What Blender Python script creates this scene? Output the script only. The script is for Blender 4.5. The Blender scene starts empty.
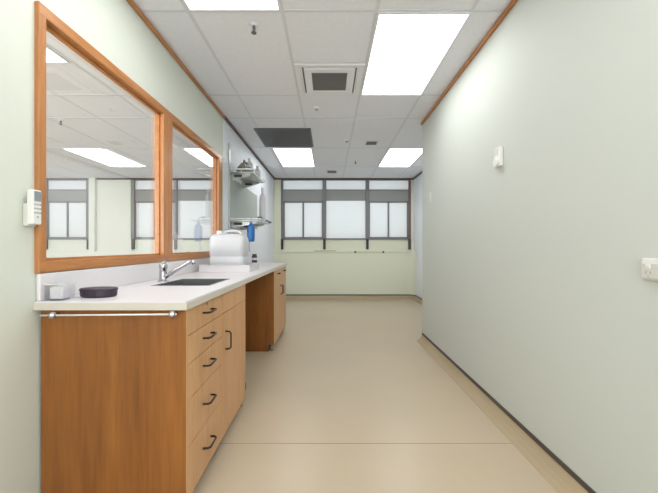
import bpy, bmesh, math
from mathutils import Vector, Matrix
from math import pi, cos, sin

S = bpy.context.scene
COL = S.collection

# ------------------------------------------------------------------ camera
EYE = 1.16
cam_data = bpy.data.cameras.new('camera')
cam_data.sensor_fit = 'HORIZONTAL'; cam_data.sensor_width = 36.0
cam_data.lens = 36.0 * 336.0 / 658.0
cam_data.clip_start = 0.02
cam = bpy.data.objects.new('camera', cam_data); COL.objects.link(cam)
cam.location = (0, 0, EYE); cam.rotation_euler = (pi/2, 0, 0)
S.camera = cam

# ------------------------------------------------------------------ world + exposure
world = bpy.data.worlds.new('world'); S.world = world; world.use_nodes = True
bg = world.node_tree.nodes['Background']
bg.inputs[0].default_value = (0.93, 0.97, 1.0, 1); bg.inputs[1].default_value = 1.8
S.view_settings.view_transform = 'Standard'; S.view_settings.look = 'None'
S.view_settings.gamma = 1.0; S.view_settings.use_curve_mapping = False
S.view_settings.exposure = 0.85
PANEL = 3.8          # strength of the ceiling light diffusers

def area(name, loc, rot, sx, sy, power, col=(1, 1, 1)):
    l = bpy.data.lights.new(name, 'AREA'); l.shape = 'RECTANGLE'; l.size = sx; l.size_y = sy; l.energy = power; l.color = col
    o = bpy.data.objects.new(name, l); COL.objects.link(o); o.location = loc; o.rotation_euler = rot
# added fill lamps, out of view: behind the viewer and in the next room
area('daylight_behind', (0, -2.1, 1.45), (pi/2, 0, 0), 2.2, 2.1, 30, (0.97, 0.98, 1.0))
area('daylight_next_room', (-4.8, -2.1, 1.45), (pi/2, 0, 0), 5.5, 2.1, 210, (0.97, 0.98, 1.0))

# ------------------------------------------------------------------ dimensions
A = -1.235           # left wall face
B = 1.153            # right wall face
BR = 1.90            # right wall of the far bay
YC = 4.15            # end of the right wall
YE = 7.55            # end wall window plane
YB = -2.2            # wall behind camera
H = EYE + 1.53       # ceiling
AX = -8.0            # far side of neighbouring room
WT = 0.05

# ------------------------------------------------------------------ materials
def mat(name, col, rough=0.5, metal=0.0, spec=0.5, bump=0.0, bscale=200.0, mottle=0.0, mscale=3.0, **kw):
    m = bpy.data.materials.new(name); m.use_nodes = True
    nt = m.node_tree; p = nt.nodes['Principled BSDF']
    p.inputs['Base Color'].default_value = (*col, 1)
    p.inputs['Roughness'].default_value = rough; p.inputs['Metallic'].default_value = metal
    p.inputs['Specular IOR Level'].default_value = spec
    for k, v in kw.items(): p.inputs[k.replace('_', ' ')].default_value = v
    tc = nt.nodes.new('ShaderNodeTexCoord')
    if mottle:
        n = nt.nodes.new('ShaderNodeTexNoise'); n.inputs['Scale'].default_value = mscale; n.inputs['Detail'].default_value = 4
        nt.links.new(tc.outputs['Object'], n.inputs['Vector'])
        r = nt.nodes.new('ShaderNodeValToRGB')
        r.color_ramp.elements[0].position = 0.3; r.color_ramp.elements[1].position = 0.7
        r.color_ramp.elements[0].color = (*[c*(1-mottle) for c in col], 1)
        r.color_ramp.elements[1].color = (*[min(1, c*(1+mottle)) for c in col], 1)
        nt.links.new(n.outputs['Fac'], r.inputs['Fac']); nt.links.new(r.outputs['Color'], p.inputs['Base Color'])
    if bump:
        n2 = nt.nodes.new('ShaderNodeTexNoise'); n2.inputs['Scale'].default_value = bscale
        nt.links.new(tc.outputs['Object'], n2.inputs['Vector'])
        b = nt.nodes.new('ShaderNodeBump'); b.inputs['Strength'].default_value = bump; b.inputs['Distance'].default_value = 0.002
        nt.links.new(n2.outputs['Fac'], b.inputs['Height']); nt.links.new(b.outputs['Normal'], p.inputs['Normal'])
    return m

def wood(name, light, dark, stretch=(14, 14, 0.9), rough=0.38, contrast=(0.3, 0.72)):
    m = bpy.data.materials.new(name); m.use_nodes = True
    nt = m.node_tree; p = nt.nodes['Principled BSDF']; p.inputs['Roughness'].default_value = rough
    tc = nt.nodes.new('ShaderNodeTexCoord'); mp = nt.nodes.new('ShaderNodeMapping')
    mp.inputs['Scale'].default_value = stretch
    nt.links.new(tc.outputs['Object'], mp.inputs['Vector'])
    n = nt.nodes.new('ShaderNodeTexNoise'); n.inputs['Scale'].default_value = 1.0; n.inputs['Detail'].default_value = 5
    n.inputs['Distortion'].default_value = 0.6
    nt.links.new(mp.outputs['Vector'], n.inputs['Vector'])
    mp2 = nt.nodes.new('ShaderNodeMapping'); mp2.inputs['Scale'].default_value = tuple(s*6 for s in stretch)
    nt.links.new(tc.outputs['Object'], mp2.inputs['Vector'])
    n2 = nt.nodes.new('ShaderNodeTexNoise'); n2.inputs['Scale'].default_value = 1.0; n2.inputs['Detail'].default_value = 3
    nt.links.new(mp2.outputs['Vector'], n2.inputs['Vector'])
    mx = nt.nodes.new('ShaderNodeMath'); mx.operation = 'MULTIPLY_ADD'; mx.inputs[1].default_value = 0.35
    sub = nt.nodes.new('ShaderNodeMath'); sub.operation = 'MULTIPLY'; sub.inputs[1].default_value = 0.68
    nt.links.new(n.outputs['Fac'], sub.inputs[0])
    nt.links.new(n2.outputs['Fac'], mx.inputs[0]); nt.links.new(sub.outputs[0], mx.inputs[2])
    r = nt.nodes.new('ShaderNodeValToRGB')
    r.color_ramp.elements[0].position = contrast[0]; r.color_ramp.elements[1].position = contrast[1]
    r.color_ramp.elements[0].color = (*dark, 1); r.color_ramp.elements[1].color = (*light, 1)
    nt.links.new(mx.outputs[0], r.inputs['Fac']); nt.links.new(r.outputs['Color'], p.inputs['Base Color'])
    return m

def emit(name, col, strength):
    m = bpy.data.materials.new(name); m.use_nodes = True
    nt = m.node_tree; nt.nodes.remove(nt.nodes['Principled BSDF'])
    e = nt.nodes.new('ShaderNodeEmission'); e.inputs[0].default_value = (*col, 1); e.inputs[1].default_value = strength
    nt.links.new(e.outputs[0], nt.nodes['Material Output'].inputs['Surface'])
    return m

def glass(name, tint=(1, 1, 1), refl=1.0):
    m = bpy.data.materials.new(name); m.use_nodes = True
    nt = m.node_tree; nt.nodes.remove(nt.nodes['Principled BSDF'])
    t = nt.nodes.new('ShaderNodeBsdfTransparent'); t.inputs[0].default_value = (*tint, 1)
    g = nt.nodes.new('ShaderNodeBsdfGlossy'); g.inputs['Roughness'].default_value = 0.0
    lw = nt.nodes.new('ShaderNodeLayerWeight'); lw.inputs['Blend'].default_value = 0.5
    fr = nt.nodes.new('ShaderNodeMath'); fr.operation = 'POWER'; fr.inputs[1].default_value = 5.0
    nt.links.new(lw.outputs['Facing'], fr.inputs[0])
    k = nt.nodes.new('ShaderNodeMath'); k.operation = 'MULTIPLY_ADD'; k.inputs[1].default_value = refl*.9; k.inputs[2].default_value = refl*.04
    mx = nt.nodes.new('ShaderNodeMixShader')
    nt.links.new(fr.outputs[0], k.inputs[0]); nt.links.new(k.outputs[0], mx.inputs[0])
    nt.links.new(t.outputs[0], mx.inputs[1]); nt.links.new(g.outputs[0], mx.inputs[2])
    nt.links.new(mx.outputs[0], nt.nodes['Material Output'].inputs['Surface'])
    return m

def blindmat(name, col, trans):
    m = bpy.data.materials.new(name); m.use_nodes = True
    nt = m.node_tree; nt.nodes.remove(nt.nodes['Principled BSDF'])
    d = nt.nodes.new('ShaderNodeBsdfDiffuse'); d.inputs[0].default_value = (*col, 1)
    t = nt.nodes.new('ShaderNodeBsdfTranslucent')
    tc = nt.nodes.new('ShaderNodeTexCoord'); w = nt.nodes.new('ShaderNodeTexWave')
    w.bands_direction = 'Z'; w.inputs['Scale'].default_value = 9.0; w.inputs['Distortion'].default_value = 0.3
    r = nt.nodes.new('ShaderNodeValToRGB')
    r.color_ramp.elements[0].color = (*[c*0.93 for c in col], 1); r.color_ramp.elements[1].color = (*col, 1)
    nt.links.new(tc.outputs['Object'], w.inputs['Vector']); nt.links.new(w.outputs['Fac'], r.inputs['Fac'])
    nt.links.new(r.outputs['Color'], t.inputs[0])
    mx = nt.nodes.new('ShaderNodeMixShader'); mx.inputs[0].default_value = trans
    nt.links.new(d.outputs[0], mx.inputs[1]); nt.links.new(t.outputs[0], mx.inputs[2])
    nt.links.new(mx.outputs[0], nt.nodes['Material Output'].inputs['Surface'])
    return m

M = {
 'wall_left': mat('paint_pale_green', (0.66, 0.695, 0.63), 0.55, spec=0.3, bump=0.15),
 'wall_right': mat('paint_grey_green', (0.60, 0.635, 0.60), 0.6, spec=0.2, bump=0.15),
 'wall_white': mat('paint_cool_white', (0.80, 0.84, 0.90), 0.5, spec=0.3),
 'wall_end': mat('paint_yellow_green', (0.74, 0.765, 0.62), 0.5, spec=0.3, bump=0.1),
 'wall_next': mat('paint_next_room', (0.72, 0.75, 0.68), 0.5),
 'ceil': mat('ceiling_tile', (0.80, 0.825, 0.88), 0.85, spec=0.1, bump=0.4, bscale=150, mottle=0.02, mscale=40),
 'tee': mat('ceiling_tee', (0.67, 0.69, 0.73), 0.5),
 'white_metal': mat('white_enamel', (0.78, 0.80, 0.84), 0.4),
 'wtop': mat('white_laminate', (0.73, 0.71, 0.73), 0.3, mottle=0.015, mscale=60),
 'wtopedge': mat('cream_edge', (0.62, 0.58, 0.51), 0.4),
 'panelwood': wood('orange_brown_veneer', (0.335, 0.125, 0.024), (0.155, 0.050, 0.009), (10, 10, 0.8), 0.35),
 'frontwood': wood('pale_tan_veneer', (0.68, 0.40, 0.20), (0.50, 0.26, 0.115), (9, 9, 1.2), 0.4),
 'framewood': wood('honey_frame_wood', (0.57, 0.25, 0.085), (0.34, 0.13, 0.035), (30, 3, 30), 0.35),
 'framewoodv': wood('honey_frame_wood_upright', (0.57, 0.25, 0.085), (0.34, 0.13, 0.035), (30, 30, 2), 0.35),
 'trimdark': mat('dark_brown_trim', (0.12, 0.075, 0.07), 0.5),
 'capdark': mat('dark_cap_strip', (0.075, 0.06, 0.05), 0.5),
 'black': mat('black_handle', (0.012, 0.012, 0.014), 0.35),
 'chrome': mat('chrome', (0.50, 0.50, 0.53), 0.12, 1.0),
 'steel': mat('brushed_steel', (0.42, 0.42, 0.44), 0.28, 1.0),
 'grey': mat('grey_frame', (0.20, 0.20, 0.205), 0.45),
 'greylight': mat('mid_grey_rail', (0.30, 0.31, 0.30), 0.5),
 'brownpost': mat('dark_brown_post', (0.10, 0.07, 0.05), 0.5),
 'plum': mat('plum_post', (0.20, 0.11, 0.12), 0.5),
 'dark': mat('charcoal', (0.035, 0.034, 0.04), 0.5),
 'louvre': mat('dark_louvre', (0.09, 0.09, 0.10), 0.4),
 'louvre2': mat('mid_grey_louvre', (0.16, 0.16, 0.16), 0.5),
 'plastic': mat('white_plastic', (0.78, 0.78, 0.76), 0.35),
 'plasticgrey': mat('off_white_plastic', (0.66, 0.65, 0.60), 0.4),
 'can': mat('translucent_white_plastic', (0.60, 0.61, 0.64), 0.35, Subsurface_Weight=0.15),
 'lcd': mat('lcd_grey', (0.25, 0.29, 0.31), 0.2),
 'button': mat('button_grey', (0.40, 0.42, 0.43), 0.5),
 'blue': mat('blue_plastic', (0.02, 0.14, 0.42), 0.35),
 'purple': mat('dark_purple_plastic', (0.07, 0.03, 0.09), 0.35),
 'disc': mat('dark_plum_plastic', (0.028, 0.018, 0.035), 0.45),
 'board': mat('grey_green_board', (0.40, 0.44, 0.41), 0.5),
 'kit': mat('olive_grey_metal', (0.22, 0.23, 0.18), 0.35, 0.5),
 'wire': mat('grey_wire', (0.50, 0.52, 0.50), 0.3, 0.6),
 'tan': mat('tan_wood', (0.42, 0.36, 0.18), 0.5),
 'pane': glass('clear_pane', (1, 1, 1), 2.4),
 'winpane': glass('window_pane', (0.92, 0.95, 0.95), 0.8),
 'clear': glass('clear_plastic', (0.96, 0.96, 0.97), 0.6),
 'blind': blindmat('white_blind', (0.80, 0.80, 0.80), 0.55),
 'greyblind': blindmat('grey_blind', (0.24, 0.25, 0.25), 0.35),
 'light': emit('lit_diffuser', (1.0, 1.0, 0.985), PANEL),
}

def floor_material():
    m = mat('cream_sheet_vinyl', (0.62, 0.50, 0.34), 0.3, spec=0.5)
    nt = m.node_tree; p = nt.nodes['Principled BSDF']
    tc = nt.nodes.new('ShaderNodeTexCoord')
    n = nt.nodes.new('ShaderNodeTexNoise'); n.inputs['Scale'].default_value = 1.6; n.inputs['Detail'].default_value = 6
    nt.links.new(tc.outputs['Object'], n.inputs['Vector'])
    r = nt.nodes.new('ShaderNodeValToRGB'); r.color_ramp.elements[0].position = 0.3; r.color_ramp.elements[1].position = 0.7
    r.color_ramp.elements[0].color = (0.50, 0.415, 0.30, 1); r.color_ramp.elements[1].color = (0.53, 0.44, 0.32, 1)
    nt.links.new(n.outputs['Fac'], r.inputs['Fac']); nt.links.new(r.outputs['Color'], p.inputs['Base Color'])
    p.inputs['Roughness'].default_value = 0.30; p.inputs['Specular IOR Level'].default_value = 0.35
    return m
M['floor'] = floor_material()

# ------------------------------------------------------------------ mesh helpers
def box(bm, x0, x1, y0, y1, z0, z1):
    x0, x1 = sorted((x0, x1)); y0, y1 = sorted((y0, y1)); z0, z1 = sorted((z0, z1))
    v = [bm.verts.new(c) for c in ((x0,y0,z0),(x1,y0,z0),(x1,y1,z0),(x0,y1,z0),(x0,y0,z1),(x1,y0,z1),(x1,y1,z1),(x0,y1,z1))]
    for f in ((0,3,2,1),(4,5,6,7),(0,1,5,4),(1,2,6,5),(2,3,7,6),(3,0,4,7)): bm.faces.new([v[i] for i in f])

def tube(bm, pts, r, seg=10, cap=True):
    pts = [Vector(p) for p in pts]; rs = r if isinstance(r, (list, tuple)) else [r]*len(pts)
    t0 = (pts[1]-pts[0]).normalized()
    up = Vector((0,0,1)) if abs(t0.z) < 0.9 else Vector((1,0,0))
    n = t0.cross(up).normalized(); rings = []
    for i, p in enumerate(pts):
        if i == 0: t = t0
        elif i == len(pts)-1: t = (pts[i]-pts[i-1]).normalized()
        else: t = ((pts[i+1]-p).normalized()+(p-pts[i-1]).normalized()).normalized()
        n = (n - t*n.dot(t)).normalized(); b = t.cross(n)
        rings.append([bm.verts.new(p + (n*cos(2*pi*k/seg)+b*sin(2*pi*k/seg))*rs[i]) for k in range(seg)])
    for a, c in zip(rings, rings[1:]):
        for k in range(seg): bm.faces.new((a[k], a[(k+1)%seg], c[(k+1)%seg], c[k]))
    if cap: bm.faces.new(rings[0][::-1]); bm.faces.new(rings[-1])

def lathe(bm, prof, cx=0, cy=0, seg=24, sx=1.0, sy=1.0):
    rings = [[bm.verts.new((cx+r*sx*cos(2*pi*k/seg), cy+r*sy*sin(2*pi*k/seg), z)) for k in range(seg)] for r, z in prof]
    for a, c in zip(rings, rings[1:]):
        for k in range(seg): bm.faces.new((a[k], a[(k+1)%seg], c[(k+1)%seg], c[k]))
    bm.faces.new(rings[0][::-1]); bm.faces.new(rings[-1])

def obj(name, bm, m, parent=None, bevel=0.0, smooth=False, seg=2):
    bmesh.ops.recalc_face_normals(bm, faces=bm.faces[:])
    me = bpy.data.meshes.new(name); bm.to_mesh(me); bm.free()
    me.materials.append(m)
    if smooth:
        for p in me.polygons: p.use_smooth = True
    o = bpy.data.objects.new(name, me); COL.objects.link(o)
    if parent:
        o.parent = parent
        o.matrix_parent_inverse = Matrix.Translation(-world_of(parent))
    if bevel:
        b = o.modifiers.new('bevel', 'BEVEL'); b.width = bevel; b.segments = seg; b.limit_method = 'ANGLE'
    return o

def world_of(o):
    # everything is unrotated: an object's mesh is in world coordinates, roots carry a location
    return Vector(o.location) if o.parent is None else Vector((0, 0, 0)) if o.type == 'MESH' and o.location.length == 0 else Vector(o.location)

def B_(*boxes):
    bm = bmesh.new()
    for b in boxes: box(bm, *b)
    return bm

def thing(name, label, cat, loc, group=None):
    o = bpy.data.objects.new(name, None); COL.objects.link(o); o.location = loc
    o.empty_display_size = 0.1
    o['label'] = label; o['category'] = cat
    if group: o['group'] = group
    return o

def tag(o, label, cat, group=None):
    o['label'] = label; o['category'] = cat
    if group: o['group'] = group
    return o

def struct(name, bm, m, label=None, bevel=0.0, smooth=False):
    o = obj(name, bm, m, None, bevel, smooth); o['kind'] = 'structure'
    if label: o['label'] = label
    return o

def sroot(name, label, loc):
    o = bpy.data.objects.new(name, None); COL.objects.link(o); o.location = loc; o['kind'] = 'structure'; o['label'] = label
    return o

# ================================================================== STRUCTURE
o = struct('floor', B_((AX-WT, BR+WT, YB-WT, YE+0.3, -0.1, 0.0)), M['floor'], 'glossy cream sheet vinyl floor')
# welded vinyl seam across the room
struct('trim_1', B_((A, B-0.05, 1.977, 1.981, 0.0, 0.0006)), mat('seam_brown', (0.26, 0.19, 0.12), 0.6), 'thin dark seam across the vinyl floor')
struct('ceiling', B_((AX-WT, BR+WT, YB-WT, YE+0.3, H, H+0.1)), M['ceil'], 'suspended ceiling of pale grey tiles')

# ceiling tee grid
gx = [-0.91 - 0.61*i for i in range(1, 12)][::-1] + [-0.915, -0.303, 0.31, 0.925, 1.535]
rows = [-1.46, -0.25, 0.97, 2.18, 3.39, 4.0, 5.21, 6.43]
bm = bmesh.new()
for x in gx:
    if x > AX+0.2 and abs(x-A) > 0.12:
        if x > B: box(bm, x-.011, x+.011, YC, YE, H-.003, H+.001)
        else: box(bm, x-.011, x+.011, YB, YE, H-.003, H+.001)
for y in rows:
    box(bm, AX, A-WT, y-.011, y+.011, H-.0032, H+.001)
    box(bm, A, B if y < YC else BR, y-.011, y+.011, H-.0032, H+.001)
box(bm, -0.303, 0.31, 2.78, 2.802, H-.0031, H+.001)
struct('trim_2', bm, M['tee'], 'thin metal grid between ceiling tiles')

# left partition with opening for the internal window
WY0, WY1, WZ0, WZ1 = 1.412, 3.83, 1.047, 2.185
bm = B_((A-WT, A, YB, WY0, 0, H), (A-WT, A, WY1, 3.92, 0, H), (A-WT, A, WY0, WY1, 0, WZ0), (A-WT, A, WY0, WY1, WZ1, H))
struct('wall_left', bm, M['wall_left'], 'pale green painted partition wall holding the wooden internal window')
struct('wall_left_rear', B_((A-WT, A+0.004, 3.92, YE+0.05, 0, H)), M['wall_white'], 'cool white painted wall above the far bench end')
struct('wall_right', B_((B, BR+WT, YB, YC, 0, H)), M['wall_right'], 'long blank grey-green wall on the right')
# far bay right wall with a rounded corner into the end wall
R_ = 0.16
path = [(BR, YC)] + [(BR, YE-0.10-R_)] + [(BR-R_+R_*cos(a), YE-0.10-R_+R_*sin(a)) for a in [pi/2*i/8 for i in range(1, 9)]]
struct('wall_right_rear', B_((BR, BR+WT, YC, YE+0.3, 0, H)), M['wall_white'], 'short pale wall at the right of the window bay')
struct('wall_back', B_((AX, BR+WT, YB-WT, YB, 0, H)), M['wall_left'], 'plain wall behind the viewer')
struct('wall_far_left', B_((AX-WT, AX, YB-WT, YE+0.3, 0, H)), M['wall_next'], 'far side wall of the neighbouring room')

# end wall: lower apron with ledge, header, side pieces and the pier in the neighbouring room
LED = 1.05
posts_main = [-1.054, -0.103, 0.861, 1.811]
posts_next = [-4.40, -3.445, -2.49, -1.535]
posts_far = [-6.355, -5.40]
YF = YE - 0.10
bm = bmesh.new()
box(bm, A, BR, YF, YE+.25, 0, LED-0.001)                     # apron
box(bm, A, posts_main[0]-.012, YE-.03, YE+.25, LED, H)
box(bm, posts_main[-1]+.014, BR, YE-.02, YE+.25, LED, H)
box(bm, posts_main[0]-.012, posts_main[-1]+.014, YE+.02, YE+.25, LED, 1.325)   # spandrel behind the posts
struct('wall_end', bm, M['wall_end'], 'low pale green wall under the end windows')
struct('trim_3', B_((A, BR-.01, YF-.018, YE+.02, LED-.02, LED+.004)), M['wall_end'], 'thin painted ledge under the end windows', bevel=.003)
bm = bmesh.new()
box(bm, AX, A-WT, YF, YE+.25, 0, LED)
box(bm, posts_far[-1]+.012, posts_next[0]-.012, YE-.02, YE+.25, LED, H)
box(bm, AX, posts_far[0]-.012, YE-.02, YE+.25, LED, H)
box(bm, posts_next[-1]+.012, A-WT, YE-.02, YE+.25, LED, H)
box(bm, posts_far[0]-.012, posts_far[-1]+.012, YE+.02, YE+.25, LED, 1.325)
box(bm, posts_next[0]-.012, posts_next[-1]+.012, YE+.02, YE+.25, LED, 1.325)
box(bm, -5.33, -5.20, YE-.10, YE-.02, LED, H)
struct('wall_end_left', bm, M['wall_next'], 'pale end wall of the neighbouring room with its window openings')

# ------------------------------------------------------------------ end windows (modules)
def window_unit(n, x0, x1, kind, label, post_left, post_right):
    r = sroot('window_%d' % n, label, ((x0+x1)/2, YE, 1.06))
    y0, y1 = YE-.01, YE+.045
    # frame
    bm = bmesh.new()
    box(bm, x0, x1, y0, y1, 2.645, 2.655); box(bm, x0, x1, y0, y1, 2.425, 2.44)
    box(bm, x0, x1, y0, y1, 1.315, 1.345)
    if kind == 'double':
        xm = (x0+x1)/2; box(bm, xm-.018, xm+.018, y0+.005, y1, 1.33, 2.18)
        box(bm, x0+.01, x0+.06, y0+.005, y1, 1.33, 2.18); box(bm, x1-.06, x1-.01, y0+.005, y1, 1.33, 2.18)
        box(bm, x0+.01, x1-.01, y0+.005, y1, 1.335, 1.375); box(bm, x0+.01, x1-.01, y0+.005, y1, 2.145, 2.18)
        spans = [(x0+.055, xm-.015), (xm+.015, x1-.055)]; zt = 2.15; zb = 1.37
    else:
        box(bm, x0+.01, x0+.03, y0+.005, y1, 1.33, 2.2); box(bm, x1-.03, x1-.01, y0+.005, y1, 1.33, 2.2)
        spans = [(x0+.025, x1-.025)]; zt = 2.2; zb = 1.34
    obj('window_frame', bm, M['grey'], r, bevel=.003)
    obj('transom_panel', B_((x0, x1, y0+.012, y1-.008, zt-.01 if kind != 'double' else 2.175, 2.43)), M['greylight'], r)['label'] = 'mid grey band above the panes'
    for i, (px, m_) in enumerate(((x0, post_left), (x1, post_right))):
        w_ = .024 if px in (posts_main[0], posts_main[-1]) else .040
        if m_: obj('post', B_((px-w_, px+w_, y0-.02, y1+.005, 1.33, 2.66)), m_, r, bevel=.002)
        if m_: obj('post_foot', B_((px-.028, px+.028, y0-.02, YE+.022, 1.095, 1.329)), M['brownpost'] if m_ is M['plum'] else M['dark'], r, bevel=.002)['label'] = 'darker foot of the post'
    for a, b in spans:
        obj('pane', B_((a, b, YE+.030, YE+.034, zb, zt)), M['winpane'], r)
        bl = bmesh.new(); N = 24; bw = (zt-zb-.01)/N
        for i in range(N):
            zz = zb+.005+bw*i
            v = [bl.verts.new(c) for c in ((a+.004, YE+.014, zz), (b-.004, YE+.014, zz), (b-.004, YE+.018, zz+bw), (a+.004, YE+.018, zz+bw))]
            bl.faces.new(v)
        ob = obj('blind', bl, M['blind'], r); ob.modifiers.new('s', 'SOLIDIFY').thickness = .001
    obj('transom_pane', B_((x0+.02, x1-.02, YE+.030, YE+.034, 2.435, 2.65)), M['winpane'], r)
    obj('transom_blind', B_((x0+.02, x1-.02, YE+.016, YE+.017, 2.435, 2.65)), M['blind'], r)  # added diffusing sheet that dims daylight through the transom
    return r
window_unit(1, posts_main[0], posts_main[1], 'double', 'left end window with two sliding sashes and drawn white blinds', M['grey'], M['grey'])
window_unit(2, posts_main[1], posts_main[2], 'single', 'middle end window with one wide drawn white blind', None, M['grey'])
window_unit(3, posts_main[2], posts_main[3], 'double', 'right end window with two sashes and a plum brown post', None, M['plum'])
window_unit(4, posts_far[0], posts_far[1], 'double', 'far left window of the neighbouring room seen through the glass', M['grey'], M['grey'])
window_unit(5, posts_next[0], posts_next[1], 'double', 'neighbouring room window behind the wooden mullion', M['grey'], M['grey'])
window_unit(6, posts_next[1], posts_next[2], 'single', 'neighbouring room window seen through the smaller glass pane', None, M['grey'])
window_unit(7, posts_next[2], posts_next[3], 'double', 'neighbouring room window nearest the partition', None, M['grey'])

# ------------------------------------------------------------------ perimeter trims
struct('trim_4', B_((A, A+.022, YB, 3.92, H-.034, H-.004), ), M['framewood'], 'orange wood cornice along the left wall', bevel=.004)
struct('trim_5', B_((B-.022, B, YB, YC, H-.034, H-.004), ), M['framewood'], 'orange wood cornice along the right wall', bevel=.004)
struct('trim_6', B_((A+.004, A+.026, 3.92, YE-.03, H-.034, H-.004), (A+.004, BR, YE-.036, YE-.004, H-.035, H-.002), (BR-.02, BR, YC, YE-.03, H-.034, H-.004), (AX, A-WT, YE-.036, YE-.004, H-.035, H-.002)), M['trimdark'], 'dark brown cornice around the window bay')

M['cove'] = mat('tan_coved_vinyl', (0.42, 0.335, 0.22), 0.6, spec=0.25, mottle=0.02)  # darker than the floor vinyl: the cove's shading put into its colour
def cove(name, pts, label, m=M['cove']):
    # pts: polyline along wall, floor side is to the left of travel direction
    prof = [(0.001, .078), (0.010, .060), (.024, .036), (.044, .016), (.062, .005), (.075, .0008)]
    P = [Vector((x, y, 0)) for x, y in pts]; N = []
    for i in range(len(P)):
        a = P[max(i-1, 0)]; b = P[min(i+1, len(P)-1)]; t = (b-a).normalized(); N.append(Vector((-t.y, t.x, 0)))
    bm = bmesh.new(); rings = []
    for p, n in zip(P, N): rings.append([bm.verts.new(p+n*d+Vector((0,0,z))) for d, z in prof] + [bm.verts.new(p+n*.0005)])
    for a, c in zip(rings, rings[1:]):
        for k in range(len(a)): bm.faces.new((a[k], a[(k+1)%len(a)], c[(k+1)%len(a)], c[k]))
    bm.faces.new(rings[0]); bm.faces.new(rings[-1][::-1])
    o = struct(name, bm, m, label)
    bm = bmesh.new(); rings = []
    for p, n in zip(P, N):
        rings.append([bm.verts.new(p+n*d+Vector((0,0,z))) for d, z in ((.0005,.075),(.008,.075),(.006,.098),(.0005,.099))])
    for a, c in zip(rings, rings[1:]):
        for k in range(4): bm.faces.new((a[k], a[(k+1)%4], c[(k+1)%4], c[k]))
    bm.faces.new(rings[0]); bm.faces.new(rings[-1][::-1])
    obj('cap_strip', bm, M['capdark'], o)['label'] = 'dark cap strip'
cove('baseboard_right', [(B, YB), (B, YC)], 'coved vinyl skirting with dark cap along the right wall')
arc = [(BR-R_+R_*cos(a), YF-R_+R_*sin(a)) for a in [pi/2*i/8 for i in range(0, 9)]]
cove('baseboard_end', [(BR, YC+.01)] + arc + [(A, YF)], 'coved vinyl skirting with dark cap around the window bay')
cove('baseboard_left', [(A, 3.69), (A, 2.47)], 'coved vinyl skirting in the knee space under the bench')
# curved infill for the rounded bay corner
bm = bmesh.new(); lo = [bm.verts.new((x, y, .05)) for x, y in arc] + [bm.verts.new((BR, YF, .05))]
hi = [bm.verts.new((v.co.x, v.co.y, LED-.021)) for v in lo]
for i in range(len(lo)): bm.faces.new((lo[i], lo[(i+1)%len(lo)], hi[(i+1)%len(lo)], hi[i]))
bm.faces.new(lo); bm.faces.new(hi[::-1])
struct('trim_7', bm, M['wall_end'], 'rounded corner below the ledge', smooth=False)

# ------------------------------------------------------------------ internal wooden window in the left wall
XF = A + .020; XG = A - .030
r = sroot('window_8', 'large internal window in honey-coloured wood looking into the neighbouring room', (A, (WY0+WY1)/2, WZ0))
MU0, MU1 = 2.475, 2.615
bh = bmesh.new()
box(bh, A-WT-.001, XF, WY0-.002, WY1+.002, WZ1-.045, WZ1+.006)      # head
box(bh, A-WT-.001, XF, WY0-.002, WY1+.002, WZ0+.001, WZ0+.050)      # sill
obj('window_rail', bh, M['framewood'], r, bevel=.004)
bv = bmesh.new()
box(bv, A-WT-.0015, XF-.001, WY0-.004, WY0+.036, WZ0+.0005, WZ1+.007)
box(bv, A-WT-.0015, XF-.001, WY1-.11, WY1+.004, WZ0+.0005, WZ1+.007)
box(bv, A-WT-.0015, XF-.001, MU0, MU1, WZ0+.002, WZ1)
obj('window_stile', bv, M['framewoodv'], r, bevel=.004)
bs = bmesh.new()
for a, b in ((WY0+.036, MU0), (MU1, WY1-.11)):
    box(bs, XG+.004, XG+.018, a, b, WZ0+.05, WZ0+.062); box(bs, XG+.004, XG+.018, a, b, WZ1-.057, WZ1-.045)
    box(bs, XG+.004, XG+.018, a, a+.012, WZ0+.05, WZ1-.045); box(bs, XG+.004, XG+.018, b-.012, b, WZ0+.05, WZ1-.045)
obj('glazing_bead', bs, M['framewood'], r)
obj('pane', B_((XG-.003, XG+.003, WY0+.034, MU0+.002, WZ0+.048, WZ1-.043)), M['pane'], r)
obj('pane', B_((XG-.003, XG+.003, MU1-.002, WY1-.108, WZ0+.048, WZ1-.043)), M['pane'], r)

# ================================================================== CEILING FITTINGS
def ceiling_light(x0, x1, y0, y1, label):
    t = thing('ceiling_light', label, 'ceiling light', ((x0+x1)/2, (y0+y1)/2, H), 'recessed ceiling light panels')
    f = .014
    obj('frame', B_((x0, x1, y0, y0+f, H-.010, H-.0005), (x0, x1, y1-f, y1, H-.010, H-.0005), (x0, x0+f, y0+f, y1-f, H-.010, H-.0005), (x1-f, x1, y0+f, y1-f, H-.010, H-.0005)), M['white_metal'], t)
    obj('diffuser', B_((x0+f, x1-f, y0+f, y1-f, H-.006, H-.001)), M['light'], t)
    return t
ceiling_light(-.905, -.310, .985, 2.172, 'lit ceiling panel cut off by the photo top, left of the sprinkler')
ceiling_light(.318, .930, 2.188, 3.382, 'largest lit ceiling panel, right of the square air diffuser')
ceiling_light(-.880, -.270, 5.22, 6.42, 'small lit ceiling panel just beyond the dark louvred grille')
ceiling_light(.935, 1.53, 5.22, 6.42, 'small lit ceiling panel at the far right near the end windows')
ceiling_light(-4.15, -3.55, 5.22, 6.42, 'lit ceiling panel of the next room seen through the larger pane')
ceiling_light(-2.28, -1.70, 5.22, 6.42, 'lit ceiling panel of the next room seen through the smaller pane')
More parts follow.
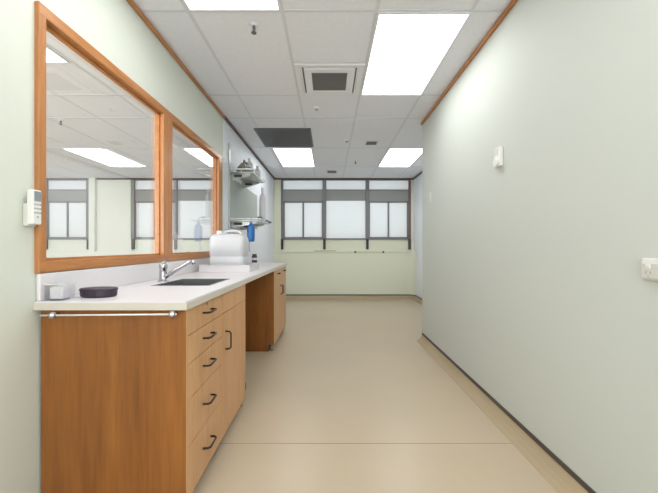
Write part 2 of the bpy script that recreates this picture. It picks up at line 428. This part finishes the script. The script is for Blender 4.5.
for i, (x, y) in enumerate(((.318, -.24), (-.905, -1.45), (-2.75, 1.6), (-5.2, 1.6), (-6.4, 5.22))):  # extra panels added to brighten both rooms
    ceiling_light(x, x+.6, y, y+1.19, ['lit ceiling panel above and behind the viewer on the right', 'lit ceiling panel behind the viewer on the left', 'lit panel over the near middle of the next room', 'lit panel over the near far side of the next room', 'lit panel by the far left window of the next room'][i])

# square air conditioning diffuser
t = thing('air_diffuser', 'square white four-way air diffuser with a dark centre grille beside the big light panel', 'air conditioner', (.004, 3.09, H))
x0, x1, y0, y1 = -.292, .300, 2.803, 3.378
bm = bmesh.new()
def ring(bm, x0, x1, y0, y1, w, z0, z1):
    box(bm, x0, x1, y0, y0+w, z0, z1); box(bm, x0, x1, y1-w, y1, z0, z1); box(bm, x0, x0+w, y0+w, y1-w, z0, z1); box(bm, x1-w, x1, y0+w, y1-w, z0, z1)
ring(bm, x0, x1, y0, y1, .045, H-.014, H-.001)
obj('outer_frame', bm, M['white_metal'], t, bevel=.003)
bm = bmesh.new(); ring(bm, x0+.075, x1-.075, y0+.055, y1-.055, .065, H-.022, H-.004)
obj('inner_frame', bm, M['white_metal'], t, bevel=.005)
obj('backing', B_((x0+.045, x1-.045, y0+.045, y1-.045, H-.003, H-.001)), M['louvre2'], t)
for (a, b, c, d) in ((x0+.047, x0+.060, y0+.05, y1-.05), (x1-.060, x1-.047, y0+.05, y1-.05)):
    obj('vane', B_((a, b, c, d, H-.012, H-.004)), M['white_metal'], t)
bm = bmesh.new(); gx0, gx1, gy0, gy1 = x0+.14, x1-.14, y0+.12, y1-.12
for i in range(15):
    yy = gy0 + (gy1-gy0)*(i+.5)/15; box(bm, gx0, gx1, yy-.006, yy+.006, H-.019, H-.008)
obj('grille', bm, M['louvre2'], t)

# dark louvred grille
t = thing('ceiling_grille', 'wide dark charcoal louvred return air grille above the wall shelves', 'ceiling grille', (-.60, 4.73, H))
x0, x1, y0, y1 = -.975, -.235, 4.34, 5.13
bm = bmesh.new(); ring(bm, x0, x1, y0, y1, .022, H-.012, H-.001); obj('frame', bm, M['louvre'], t)
obj('backing', B_((x0+.02, x1-.02, y0+.02, y1-.02, H-.003, H-.001)), M['dark'], t)
bm = bmesh.new()
for i in range(26):
    yy = y0+.03+(y1-y0-.06)*(i+.5)/26; box(bm, x0+.022, x1-.022, yy-.008, yy+.008, H-.011, H-.004)
obj('louvres', bm, M['louvre'], t)

def vent(x0, x1, y0, y1, label):
    t = thing('ceiling_vent', label, 'ceiling vent', ((x0+x1)/2, (y0+y1)/2, H), 'small grey ceiling vents')
    bm = bmesh.new(); ring(bm, x0, x1, y0, y1, .02, H-.012, H-.001); obj('frame', bm, M['tee'], t)
    bm = bmesh.new()
    for i in range(6):
        yy = y0+.02+(y1-y0-.04)*(i+.5)/6; box(bm, x0+.02, x1-.02, yy-.008, yy+.008, H-.010, H-.005)
    obj('slats', bm, M['louvre2'], t)
    obj('backing', B_((x0+.02, x1-.02, y0+.02, y1-.02, H-.003, H-.001)), M['dark'], t)
vent(.53, .72, 4.84, 5.05, 'small grey vent between the two distant light panels')
vent(-.05, .17, 6.72, 6.98, 'small grey vent nearest the end windows')

def sprinkler(x, y, label, big=1.0):
    t = thing('sprinkler', label, 'sprinkler', (x, y, H), 'ceiling sprinkler heads')
    bm = bmesh.new(); lathe(bm, [(.030*big, H-.001), (.030*big, H-.004), (.016*big, H-.010), (.012*big, H-.012)], x, y, 20); obj('rose', bm, M['white_metal'], t, smooth=True)
    bm = bmesh.new(); lathe(bm, [(.010*big, H-.012), (.008*big, H-.030), (.005*big, H-.040), (.009*big, H-.048)], x, y, 12); obj('stem', bm, M['louvre'], t, smooth=True)
    bm = bmesh.new()
    for s in (-1, 1): tube(bm, [(x+s*.009*big, y, H-.024), (x+s*.014*big, y, H-.04), (x+s*.004*big, y, H-.056)], .0022*big, 6)
    obj('yoke', bm, M['steel'], t)
    bm = bmesh.new(); lathe(bm, [(.018*big, H-.060), (.018*big, H-.056), (.004, H-.054)], x, y, 16); obj('deflector', bm, M['louvre'], t)
sprinkler(-.518, 2.315, 'sprinkler head in front of the cut-off left light panel')
sprinkler(.47, 5.98, 'distant sprinkler head between the two far light panels')
sprinkler(-3.24, 4.06, 'sprinkler head in the next room seen through the larger pane')
def detector(x, y, rr, label):
    t = thing('ceiling_sensor', label, 'ceiling sensor', (x, y, H), 'round ceiling sensors')
    bm = bmesh.new(); lathe(bm, [(rr, H-.001), (rr, H-.010), (rr*.8, H-.018)], x, y, 20); obj('base', bm, M['white_metal'], t, smooth=False)
    bm = bmesh.new(); lathe(bm, [(rr*.6, H-.018), (rr*.5, H-.030), (rr*.2, H-.036)], x, y, 16); obj('lens', bm, M['button'], t, smooth=True)
detector(-.135, 3.70, .035, 'tiny round sensor just beyond the square air diffuser')
detector(.256, 4.83, .045, 'tiny round sensor left of the small grey vent')

# ================================================================== BENCH
CT = .93; CX = -.598; FX = -.608
# worktop with sink cut-out
t = thing('worktop', 'long white laminate bench top with a low upstand along the wall', 'worktop', (-.9, 3.08, CT-.036))
sx0, sx1, sy0, sy1 = -1.035, -.705, 1.966, 2.378
y0, y1 = 1.405, 4.75; wx = A+.002
bm = B_((wx, CX, y0, sy0, CT-.036, CT), (wx, CX, sy1, y1, CT-.036, CT), (wx, sx0, sy0, sy1, CT-.036, CT), (sx1, CX, sy0, sy1, CT-.036, CT))
bmesh.ops.remove_doubles(bm, verts=bm.verts[:], dist=1e-5)
obj('top_slab', bm, M['wtop'], t)
obj('edge_band', B_((wx, CX+.004, y0-.004, y0, CT-.036, CT-.006), (CX, CX+.004, y0, y1, CT-.036, CT-.006)), M['wtopedge'], t)['label'] = 'cream edge band'
obj('upstand', B_((wx, A+.020, y0+.008, y1, CT, 1.045), ), M['wtop'], t, bevel=.004)
# sink
t = thing('sink', 'rectangular stainless steel sink let into the bench top', 'sink', (-.87, 2.17, CT-.16))
bm = bmesh.new(); ring(bm, sx0-.006, sx1+.006, sy0-.006, sy1+.006, .010, CT, CT+.002); obj('rim', bm, M['chrome'], t)
bm = bmesh.new()
w = .0015; a0, a1, b0, b1, zb = sx0+.001, sx1-.001, sy0+.001, sy1-.001, CT-.16
box(bm, a0, a0+w, b0, b1, zb, CT); box(bm, a1-w, a1, b0, b1, zb, CT); box(bm, a0+w, a1-w, b0, b0+w, zb, CT); box(bm, a0+w, a1-w, b1-w, b1, zb, CT); box(bm, a0, a1, b0, b1, zb-.002, zb)
obj('bowl', bm, M['steel'], t)
bm = bmesh.new(); lathe(bm, [(.035, zb), (.035, zb+.003), (.02, zb+.0015)], -.87, 2.17, 20); obj('drain', bm, M['chrome'], t)
# tap
tx, ty = -1.085, 2.20
t = thing('mixer_tap', 'chrome mixer tap with a rising spout over the sink', 'tap', (tx, ty, CT))
bm = bmesh.new(); lathe(bm, [(.032, CT), (.032, CT+.006), (.025, CT+.012), (.023, CT+.085), (.026, CT+.092), (.024, CT+.112), (.013, CT+.122)], tx, ty, 24); obj('body', bm, M['chrome'], t, smooth=True)
bm = bmesh.new(); tube(bm, [(tx+.015, ty, CT+.032), (tx+.06, ty, CT+.062), (tx+.16, ty, CT+.122), (tx+.185, ty, CT+.134), (tx+.197, ty, CT+.130), (tx+.199, ty, CT+.112)], [.0145, .014, .012, .012, .012, .013], 14); obj('spout', bm, M['chrome'], t, smooth=True)
bm = bmesh.new(); tube(bm, [(tx-.004, ty, CT+.118), (tx-.008, ty+.03, CT+.130), (tx-.012, ty+.085, CT+.140)], [.009, .0065, .008], 10); obj('lever', bm, M['chrome'], t, smooth=True)

def dhandle(parent, kind, y, z, ln=.105, proj=.032, x=FX):
    bm = bmesh.new(); r_ = .0052
    if kind == 'h': pts = [(x-.001, y-ln/2, z), (x+proj*.7, y-ln/2+.002, z), (x+proj, y-ln/2+.012, z), (x+proj, y+ln/2-.012, z), (x+proj*.7, y+ln/2-.002, z), (x-.001, y+ln/2, z)]
    else: pts = [(x-.001, y, z-ln/2), (x+proj*.7, y, z-ln/2+.002), (x+proj, y, z-ln/2+.012), (x+proj, y, z+ln/2-.012), (x+proj*.7, y, z+ln/2-.002), (x-.001, y, z+ln/2)]
    tube(bm, pts, r_, 8)
    return obj('handle', bm, M['black'], parent, smooth=True)

def carcass(t, y0, y1, kick0):
    x0 = A+.055
    bm = B_((x0, FX-.019, y0+.018, y1-.018, .085, .10), (x0, x0+.012, y0+.018, y1-.018, .10, CT-.037), (x0, FX-.019, y1-.018, y1, .001, CT-.037))
    obj('carcass', bm, M['frontwood'], t)
    # side panel with toe notch
    bm = bmesh.new(); prof = [(A+.0105, .001+.095), (A+.0105, CT-.037), (FX-.0005, CT-.037), (FX-.0005, .075), (FX-.06, .075), (FX-.06, .001), (A+.062, .001), (A+.062, .095)]
    a = [bm.verts.new((x, y0, z)) for x, z in prof]; b = [bm.verts.new((x, y0+.018, z)) for x, z in prof]
    bm.faces.new(a[::-1]); bm.faces.new(b)
    for i in range(len(a)): bm.faces.new((a[i], a[(i+1)%len(a)], b[(i+1)%len(a)], b[i]))
    obj('side_panel', bm, M['panelwood'], t)['label'] = 'darker orange-brown side panel'
    obj('kickboard', B_((FX-.072, FX-.058, kick0, y1, .001, .086)), M['brownpost'], t)

def front(t, name, y0, y1, z0, z1):
    g = .0016
    return obj(name, B_((FX-.018, FX, y0+g, y1-g, z0+g, z1-g)), M['frontwood'], t, bevel=.0015)

# near cabinet
c = thing('base_cabinet', 'near wooden base cabinet with five drawers and a door under the sink', 'cabinet', (-.92, 1.94, 0))
Y0, YM, Y1 = 1.430, 1.904, 2.446
carcass(c, Y0, Y1, Y0+.018)
obj('divider', B_((A+.08, FX-.019, YM-.009, YM+.009, .10, CT-.037)), M['frontwood'], c)
zs = [CT-.038, .774, .648, .495, .29, .062]; hz = [.84, .717, .583, .399, .185]
for i in range(5):
    d = front(c, 'drawer', Y0+.019, YM, zs[i+1], zs[i])
    hd = dhandle(d, 'h', 1.675, hz[i])
    if i == 0:
        bm = bmesh.new(); tube(bm, [(FX-.001, 1.675, .873), (FX+.004, 1.675, .873)], .008, 14); obj('lock', bm, M['steel'], d)
obj('front_edge', B_((FX-.0002, FX+.0012, Y0, Y0+.018, .076, CT-.038)), M['frontwood'], c)
front(c, 'drawer', YM, Y1, .774, CT-.038)['label'] = 'plain false drawer front under the sink'
d = front(c, 'door', YM, Y1, .062, .774); dhandle(d, 'v', 1.975, .61)
for hzz in (.14, .70):
    obj('hinge', B_((FX-.020, FX+.003, Y1-.001, Y1+.004, hzz-.025, hzz+.025)), M['black'], d)

# far cabinet
c = thing('base_cabinet', 'far wooden base cabinet beyond the open knee space with two drawers and two doors', 'cabinet', (-.92, 4.22, 0))
Y0, YM, Y1 = 3.71, 4.23, 4.745
carcass(c, Y0, Y1, Y0+.018)
obj('front_edge', B_((FX-.0002, FX+.0012, Y0, Y0+.018, .076, CT-.038)), M['frontwood'], c)
for a, b in ((Y0+.019, YM), (YM, Y1)):
    d = front(c, 'drawer', a, b, .774, CT-.038); dhandle(d, 'h', (a+b)/2, .84)
    e = front(c, 'door', a, b, .062, .774); dhandle(e, 'v', YM-.05 if a < YM-.1 else YM+.05, .62)
bm = bmesh.new(); lathe(bm, [(.018, .0), (.018, .006), (.012, .012), (.012, .088)], FX-.05+.02, Y0+.045, 14); obj('levelling_foot', bm, M['grey'], c)

# towel rail on the near end panel
t = thing('towel_rail', 'thin pale rail with two clear knob ends on the cabinet end panel', 'rail', (-.90, 1.40, .873))
bm = bmesh.new(); tube(bm, [(-1.20, 1.398, .873), (-.635, 1.398, .878)], .0038, 10); obj('rod', bm, M['plastic'], t, smooth=True)
for x, z in ((-1.148, .8735), (-.652, .8778)):
    bm = bmesh.new()
    bmesh.ops.create_uvsphere(bm, u_segments=8, v_segments=6, radius=.0155, matrix=Matrix.Translation((x, 1.397, z)))
    obj('knob', bm, M['chrome'], t)
    bm = bmesh.new(); tube(bm, [(x, 1.397, z), (x, 1.4295, z)], .007, 10); obj('standoff', bm, M['chrome'], t)

# ================================================================== THINGS ON THE BENCH
# dark oval dish
bx, by = -1.058, 1.545
t = thing('lidded_dish', 'low dark plum oval dish on the near end of the bench', 'dish', (bx, by, CT))
bm = bmesh.new(); lathe(bm, [(.080, CT+.0005), (.088, CT+.006), (.090, CT+.030), (.086, CT+.030)], bx, by, 40, .88, .62); obj('bowl', bm, M['disc'], t, smooth=False)
bm = bmesh.new(); lathe(bm, [(.092, CT+.0295), (.093, CT+.036), (.089, CT+.040), (.06, CT+.0405)], bx, by, 40, .88, .62); obj('lid', bm, M['disc'], t, smooth=False)
# clear plastic container
t = thing('plastic_box', 'small clear plastic box in the near corner of the bench', 'box', (-1.165, 1.45, CT))
x0, x1, y0, y1 = -1.203, -1.125, 1.420, 1.490
bm = B_((x0, x1, y0, y1, CT+.0005, CT+.003)); ring(bm, x0, x1, y0, y1, .002, CT+.003, CT+.068); obj('tub', bm, M['clear'], t)
bm = bmesh.new(); ring(bm, x0-.003, x1+.003, y0-.003, y1+.003, .006, CT+.066, CT+.072); obj('lip', bm, M['can'], t)
obj('contents', B_((x0+.010, x1-.010, y0+.010, y1-.010, CT+.004, CT+.058)), mat('white_tissue', (.75, .74, .77), .8), t, bevel=.008)

# tray + jerrican
t = thing('tray', 'low white tray under the jerrican', 'tray', (-.94, 3.2, CT))
x0, x1, y0, y1 = -1.16, -.71, 3.00, 3.42
bm = B_((x0+.01, x1-.01, y0+.01, y1-.01, CT+.0005, CT+.008)); ring(bm, x0, x1, y0, y1, .010, CT+.0005, CT+.062)
obj('basin', bm, M['wtop'], t)
bm = bmesh.new(); ring(bm, x0-.008, x1+.008, y0-.008, y1+.008, .016, CT+.060, CT+.066); obj('rim', bm, M['wtop'], t, bevel=.002)
jx0, jx1, jy0, jy1, jz = -1.105, -.785, 3.07, 3.32, CT+.009
t = thing('jerrican', 'large white plastic jerrican standing in the tray beside the window', 'jerrican', ((jx0+jx1)/2, (jy0+jy1)/2, jz))
bm = bmesh.new()
def rrect(cx, cy, hx, hy, r_, z, n=5):
    out = []
    for k, (sx, sy) in enumerate(((1,1),(-1,1),(-1,-1),(1,-1))):
        for i in range(n+1):
            a = pi/2*k + pi/2*i/n; out.append((cx+sx*(hx-r_)+r_*cos(a), cy+sy*(hy-r_)+r_*sin(a), z))
    return out
jc = ((jx0+jx1)/2, (jy0+jy1)/2); hx, hy = (jx1-jx0)/2, (jy1-jy0)/2; rings = []
for s, z in ((-.012, 0), (0, .010), (0, .12), (-.004, .125), (-.004, .135), (0, .14), (0, .285), (-.006, .31), (-.022, .328), (-.05, .338)):
    rings.append([bm.verts.new(p) for p in rrect(jc[0], jc[1], hx+s, hy+s, .045+s*.4, jz+z)])
for a, b in zip(rings, rings[1:]):
    for k in range(len(a)): bm.faces.new((a[k], a[(k+1)%len(a)], b[(k+1)%len(a)], b[k]))
bm.faces.new(rings[0][::-1]); bm.faces.new(rings[-1]); obj('body', bm, M['can'], t, smooth=True)
bm = bmesh.new(); zt = jz+.332; yy = jc[1]
tube(bm, [(jc[0]-.05, yy, zt), (jc[0]-.035, yy, zt+.030), (jc[0]+.0, yy, zt+.036), (jc[0]+.06, yy, zt+.036), (jc[0]+.095, yy, zt+.028), (jc[0]+.11, yy, zt)], .013, 12); obj('handle', bm, M['can'], t, smooth=True)
bm = bmesh.new(); lathe(bm, [(.028, zt+.002), (.028, zt+.034), (.024, zt+.038)], jc[0]-.095, yy, 24); obj('cap', bm, M['plastic'], t)

# dark purple bottle
px, py = -1.02, 4.60
t = thing('jar', 'small dark purple jar with pale label at the far end of the bench', 'jar', (px, py, CT))
bm = bmesh.new(); lathe(bm, [(.034, CT+.0005), (.036, CT+.005), (.036, CT+.095), (.028, CT+.105)], px, py, 24); obj('body', bm, M['purple'], t)
bm = bmesh.new(); lathe(bm, [(.030, CT+.104), (.030, CT+.124), (.027, CT+.127)], px, py, 24); obj('lid', bm, M['purple'], t)
bm = bmesh.new(); lathe(bm, [(.0365, CT+.045), (.0368, CT+.046), (.0368, CT+.075), (.0365, CT+.076)], px, py, 24); obj('label_band', bm, M['plastic'], t)

# ================================================================== WALL SHELVES (far left wall)
wf = A+.004
S1, S2 = EYE+.905, EYE+.31
t = thing('wall_board', 'grey-green wall board behind and between the two wall shelves', 'wall board', (wf, 4.8, 1.5))
obj('panel', B_((wf+.001, wf+.014, 4.16, 5.70, 1.475, 2.02)), M['board'], t, bevel=.002)
obj('bottom_rail', B_((wf+.001, wf+.024, 4.16, 5.70, 1.455, 1.474)), M['wire'], t)
t = thing('shelf_upright', 'tall slotted metal wall upright at the near end of the shelves', 'shelf upright', (wf, 4.10, 1.05))
obj('channel', B_((wf+.0005, wf+.018, 4.10, 4.125, 1.05, 2.42)), M['wire'], t, bevel=.001)
def shelf(z, y0, y1, x1, label, tall):
    t = thing('wall_shelf', label, 'shelf', (wf, (y0+y1)/2, z), 'pale metal wall shelves')
    obj('board', B_((wf+.02, x1, y0, y1, z, z+.012)), M['wire'], t, bevel=.002)
    bm = bmesh.new(); tube(bm, [(wf+.02, y0, z+tall), (x1, y0, z+tall), (x1, y1, z+tall), (wf+.02, y1, z+tall)], .009, 8); obj('rim_rail', bm, M['white_metal'], t, smooth=False)
    for x, y in ((x1, y0), (x1, y1), ((wf+x1)/2, y0), (x1, (y0+y1)/2)):
        bm = bmesh.new(); tube(bm, [(x, y, z+.006), (x, y, z+tall)], .006, 6); obj('rim_post', bm, M['wire'], t)
    for yy in (y0+.06, y1-.06):
        bm = bmesh.new(); pr = [(wf+.001, z-.001), (x1-.06, z-.001), (x1-.06, z-.018), (wf+.03, z-.085), (wf+.001, z-.085)]
        a = [bm.verts.new((x, yy, zz)) for x, zz in pr]; b = [bm.verts.new((x, yy+.006, zz)) for x, zz in pr]
        bm.faces.new(a[::-1]); bm.faces.new(b)
        for i in range(5): bm.faces.new((a[i], a[(i+1)%5], b[(i+1)%5], b[i]))
        br = obj('bracket', bm, M['wire'], t)
        obj('end_cap', B_((wf+.05, wf+.15, yy-.014, yy-.001, z-.042, z-.012)), M['dark'], br, bevel=.003)
    return t
shelf(S1, 4.12, 4.80, -.925, 'upper wall shelf loaded with grey lab equipment', .045)
shelf(S2, 4.12, 4.72, -.84, 'lower wall shelf above the jerrican', .03)
# equipment on the upper shelf
z = S1+.0125
t = thing('metal_basin', 'wide pale grey metal basin on the upper wall shelf', 'basin', (-1.07, 4.28, z))
bm = bmesh.new(); lathe(bm, [(.085, z), (.10, z+.01), (.115, z+.055), (.122, z+.06), (.118, z+.062), (.09, z+.03)], -1.07, 4.29, 28, 1, .9); obj('bowl', bm, M['wire'], t, smooth=True)
t = thing('clamp_stand', 'olive grey bundle of clamp hardware heaped in the basin on the upper shelf', 'clamp', (-1.09, 4.26, z+.04))
bm = bmesh.new()
tube(bm, [(-1.15, 4.25, z+.068), (-1.11, 4.27, z+.13), (-1.06, 4.28, z+.15), (-1.01, 4.27, z+.08)], .016, 10)
tube(bm, [(-1.12, 4.32, z+.068), (-1.09, 4.31, z+.17), (-1.08, 4.30, z+.19)], .013, 10)
obj('arm', bm, M['kit'], t, smooth=True)
bm = bmesh.new(); bmesh.ops.create_icosphere(bm, subdivisions=2, radius=.038, matrix=Matrix.Translation((-1.10, 4.29, z+.10))); obj('knuckle', bm, M['kit'], t, smooth=True)
bm = bmesh.new(); bmesh.ops.create_icosphere(bm, subdivisions=2, radius=.026, matrix=Matrix.Translation((-1.03, 4.27, z+.10))); obj('knuckle', bm, M['wire'], t, smooth=True)
def bottle(name, x, y, z, r_, h, body, capm, label, cat='bottle', group=None):
    t = thing(name, label, cat, (x, y, z), group)
    bm = bmesh.new(); lathe(bm, [(r_*.92, z), (r_, z+h*.03), (r_, z+h*.68), (r_*.85, z+h*.76), (r_*.38, z+h*.83), (r_*.36, z+h*.88)], x, y, 24); obj('body', bm, body, t, smooth=True)
    bm = bmesh.new(); lathe(bm, [(r_*.45, z+h*.88), (r_*.45, z+h*.98), (r_*.38, z+h)], x, y, 20); obj('cap', bm, capm, t)
    return t
bottle('bottle', -1.07, 4.52, z, .05, .27, M['can'], M['plastic'], 'tall white bottle behind the basin on the upper shelf')
bottle('bottle', -.99, 4.66, z, .04, .20, M['can'], M['wire'], 'shorter white bottle at the far end of the upper shelf')
# things on the lower shelf
z = S2+.0125
bottle('bottle', -.90, 4.55, z, .042, .47, M['can'], M['plastic'], 'tall slim white bottle on the lower wall shelf')
t = thing('beaker', 'small dark cup beside the slim bottle on the lower shelf', 'cup', (-.90, 4.36, z))
bm = bmesh.new(); lathe(bm, [(.024, z), (.030, z+.06), (.032, z+.062), (.026, z+.058)], -.90, 4.36, 20); obj('cup', bm, M['louvre'], t)
bm = bmesh.new(); tube(bm, [(-.872, 4.36, z+.05), (-.858, 4.36, z+.045), (-.856, 4.36, z+.025), (-.874, 4.36, z+.015)], .0035, 8); obj('handle', bm, M['louvre'], t)
t = thing('tongs', 'dark tongs jutting from the far end of the lower shelf', 'tongs', (-.86, 4.66, z))
bm = bmesh.new(); tube(bm, [(-.90, 4.58, z+.055), (-.86, 4.63, z+.035), (-.80, 4.69, z+.010)], [.006, .010, .005], 8); obj('arm', bm, M['dark'], t, smooth=True)
bm = bmesh.new(); tube(bm, [(-.90, 4.58, z+.055), (-.87, 4.66, z+.03), (-.82, 4.72, z+.008)], [.006, .007, .005], 8); obj('arm', bm, M['dark'], t, smooth=True)
# blue hanging bottle
hx_, hy_ = -.945, 4.10
t = thing('blue_bottle', 'blue bottle hanging from the front rail of the lower shelf', 'bottle', (hx_, hy_, 1.18))
zb = EYE+.058
bm = bmesh.new(); lathe(bm, [(.030, zb), (.042, zb+.008), (.046, zb+.04), (.046, zb+.17), (.038, zb+.195), (.016, zb+.215)], hx_, hy_-.03, 24); obj('body', bm, M['blue'], t, smooth=True)
bm = bmesh.new(); lathe(bm, [(.017, zb+.214), (.017, zb+.236), (.012, zb+.24)], hx_, hy_-.03, 16); obj('cap', bm, M['blue'], t)
bm = bmesh.new(); tube(bm, [(hx_, hy_-.03, zb+.238), (hx_, hy_-.028, zb+.285), (hx_, hy_, zb+.305), (hx_, hy_+.02, zb+.295)], .003, 8); obj('hook', bm, M['chrome'], t)
bm = bmesh.new(); tube(bm, [(hx_-.02, hy_-.03, zb+.003), (hx_-.023, hy_-.03, zb-.06), (hx_-.018, hy_-.03, zb-.12)], .0035, 8); obj('cord', bm, M['blue'], t)

# ================================================================== WALL FITTINGS
t = thing('remote_control', 'white air conditioner remote in its holder on the left wall beside the window frame', 'remote control', (A, 1.35, 1.24))
obj('holder', B_((A+.0005, A+.024, 1.353, 1.392, 1.243, 1.335)), M['plasticgrey'], t, bevel=.004)
obj('body', B_((A+.016, A+.042, 1.353, 1.397, 1.250, 1.392)), M['plastic'], t, bevel=.006)
xf = A+.0425
obj('screen', B_((xf-.001, xf+.001, 1.360, 1.391, 1.345, 1.385)), M['lcd'], t)
for i in range(4):
    for j in range(3):
        if i == 3 and j != 1: continue
        obj('button', B_((xf-.001, xf+.0015, 1.360+.012*j, 1.367+.012*j, 1.328-.017*i, 1.335-.017*i)), M['button'], t)

t = thing('thermostat', 'white wall thermostat with a round dial on the right wall', 'thermostat', (B, 2.265, 1.70))
obj('body', B_((B-.026, B-.0005, 2.222, 2.296, 1.695, 1.825)), M['plastic'], t, bevel=.006)
bm = bmesh.new(); tube(bm, [(B-.026, 2.258, 1.724), (B-.040, 2.258, 1.724)], .030, 24); obj('dial', bm, M['plastic'], t, bevel=.003)
obj('display', B_((B-.0272, B-.0255, 2.236, 2.284, 1.772, 1.815)), M['plasticgrey'], t)

t = thing('switch_plate', 'small blank wall plate near the far end of the right wall', 'wall plate', (B, 3.82, 1.70))
obj('plate', B_((B-.010, B-.0005, 3.785, 3.860, 1.655, 1.770)), M['wall_left'], t, bevel=.003)
obj('rocker', B_((B-.014, B-.0098, 3.81, 3.835, 1.69, 1.73)), M['wall_right'], t, bevel=.001)

t = thing('power_socket', 'white double power socket on the right wall at the photo edge', 'socket', (B, 1.18, 1.03))
obj('plate', B_((B-.012, B-.0005, 1.111, 1.227, 1.040, 1.118)), M['plastic'], t, bevel=.003)
obj('skirt', B_((B-.018, B-.0122, 1.117, 1.221, 1.046, 1.100)), M['plasticgrey'], t, bevel=.002)
for yy in (1.142, 1.195):
    obj('switch_rocker', B_((B-.0215, B-.0178, yy-.008, yy+.008, 1.080, 1.096)), M['plastic'], t, bevel=.001)
    obj('pin_slots', B_((B-.0186, B-.0179, yy-.010, yy-.006, 1.062, 1.072), (B-.0186, B-.0179, yy+.006, yy+.010, 1.062, 1.072), (B-.0186, B-.0179, yy-.0015, yy+.0015, 1.050, 1.059)), M['button'], t)

# ================================================================== LEDGE DETAILS
yl = YF+.03
t = tag(obj('wooden_rod', B_((-.32, .16, yl-.04, yl-.025, LED+.005, LED+.020)), M['tan'], bevel=.003), 'thin tan stick lying on the ledge under the left end windows', 'stick')
for x, w_ in ((.578, 'left'), (1.20, 'right')):
    t = thing('window_catch', '%s of two small dark catches on the edge of the window ledge' % w_, 'catch', (x, YF-.018, LED-.01), 'dark catches under the end windows')
    bm = bmesh.new(); tube(bm, [(x, YF-.0185, LED-.012), (x, YF-.030, LED-.012)], [.010, .010], 12); obj('stem', bm, M['dark'], t)
    bm = bmesh.new(); tube(bm, [(x, YF-.030, LED-.012), (x, YF-.040, LED-.012), (x, YF-.046, LED-.012)], [.020, .022, .014], 16); obj('knob', bm, M['dark'], t)
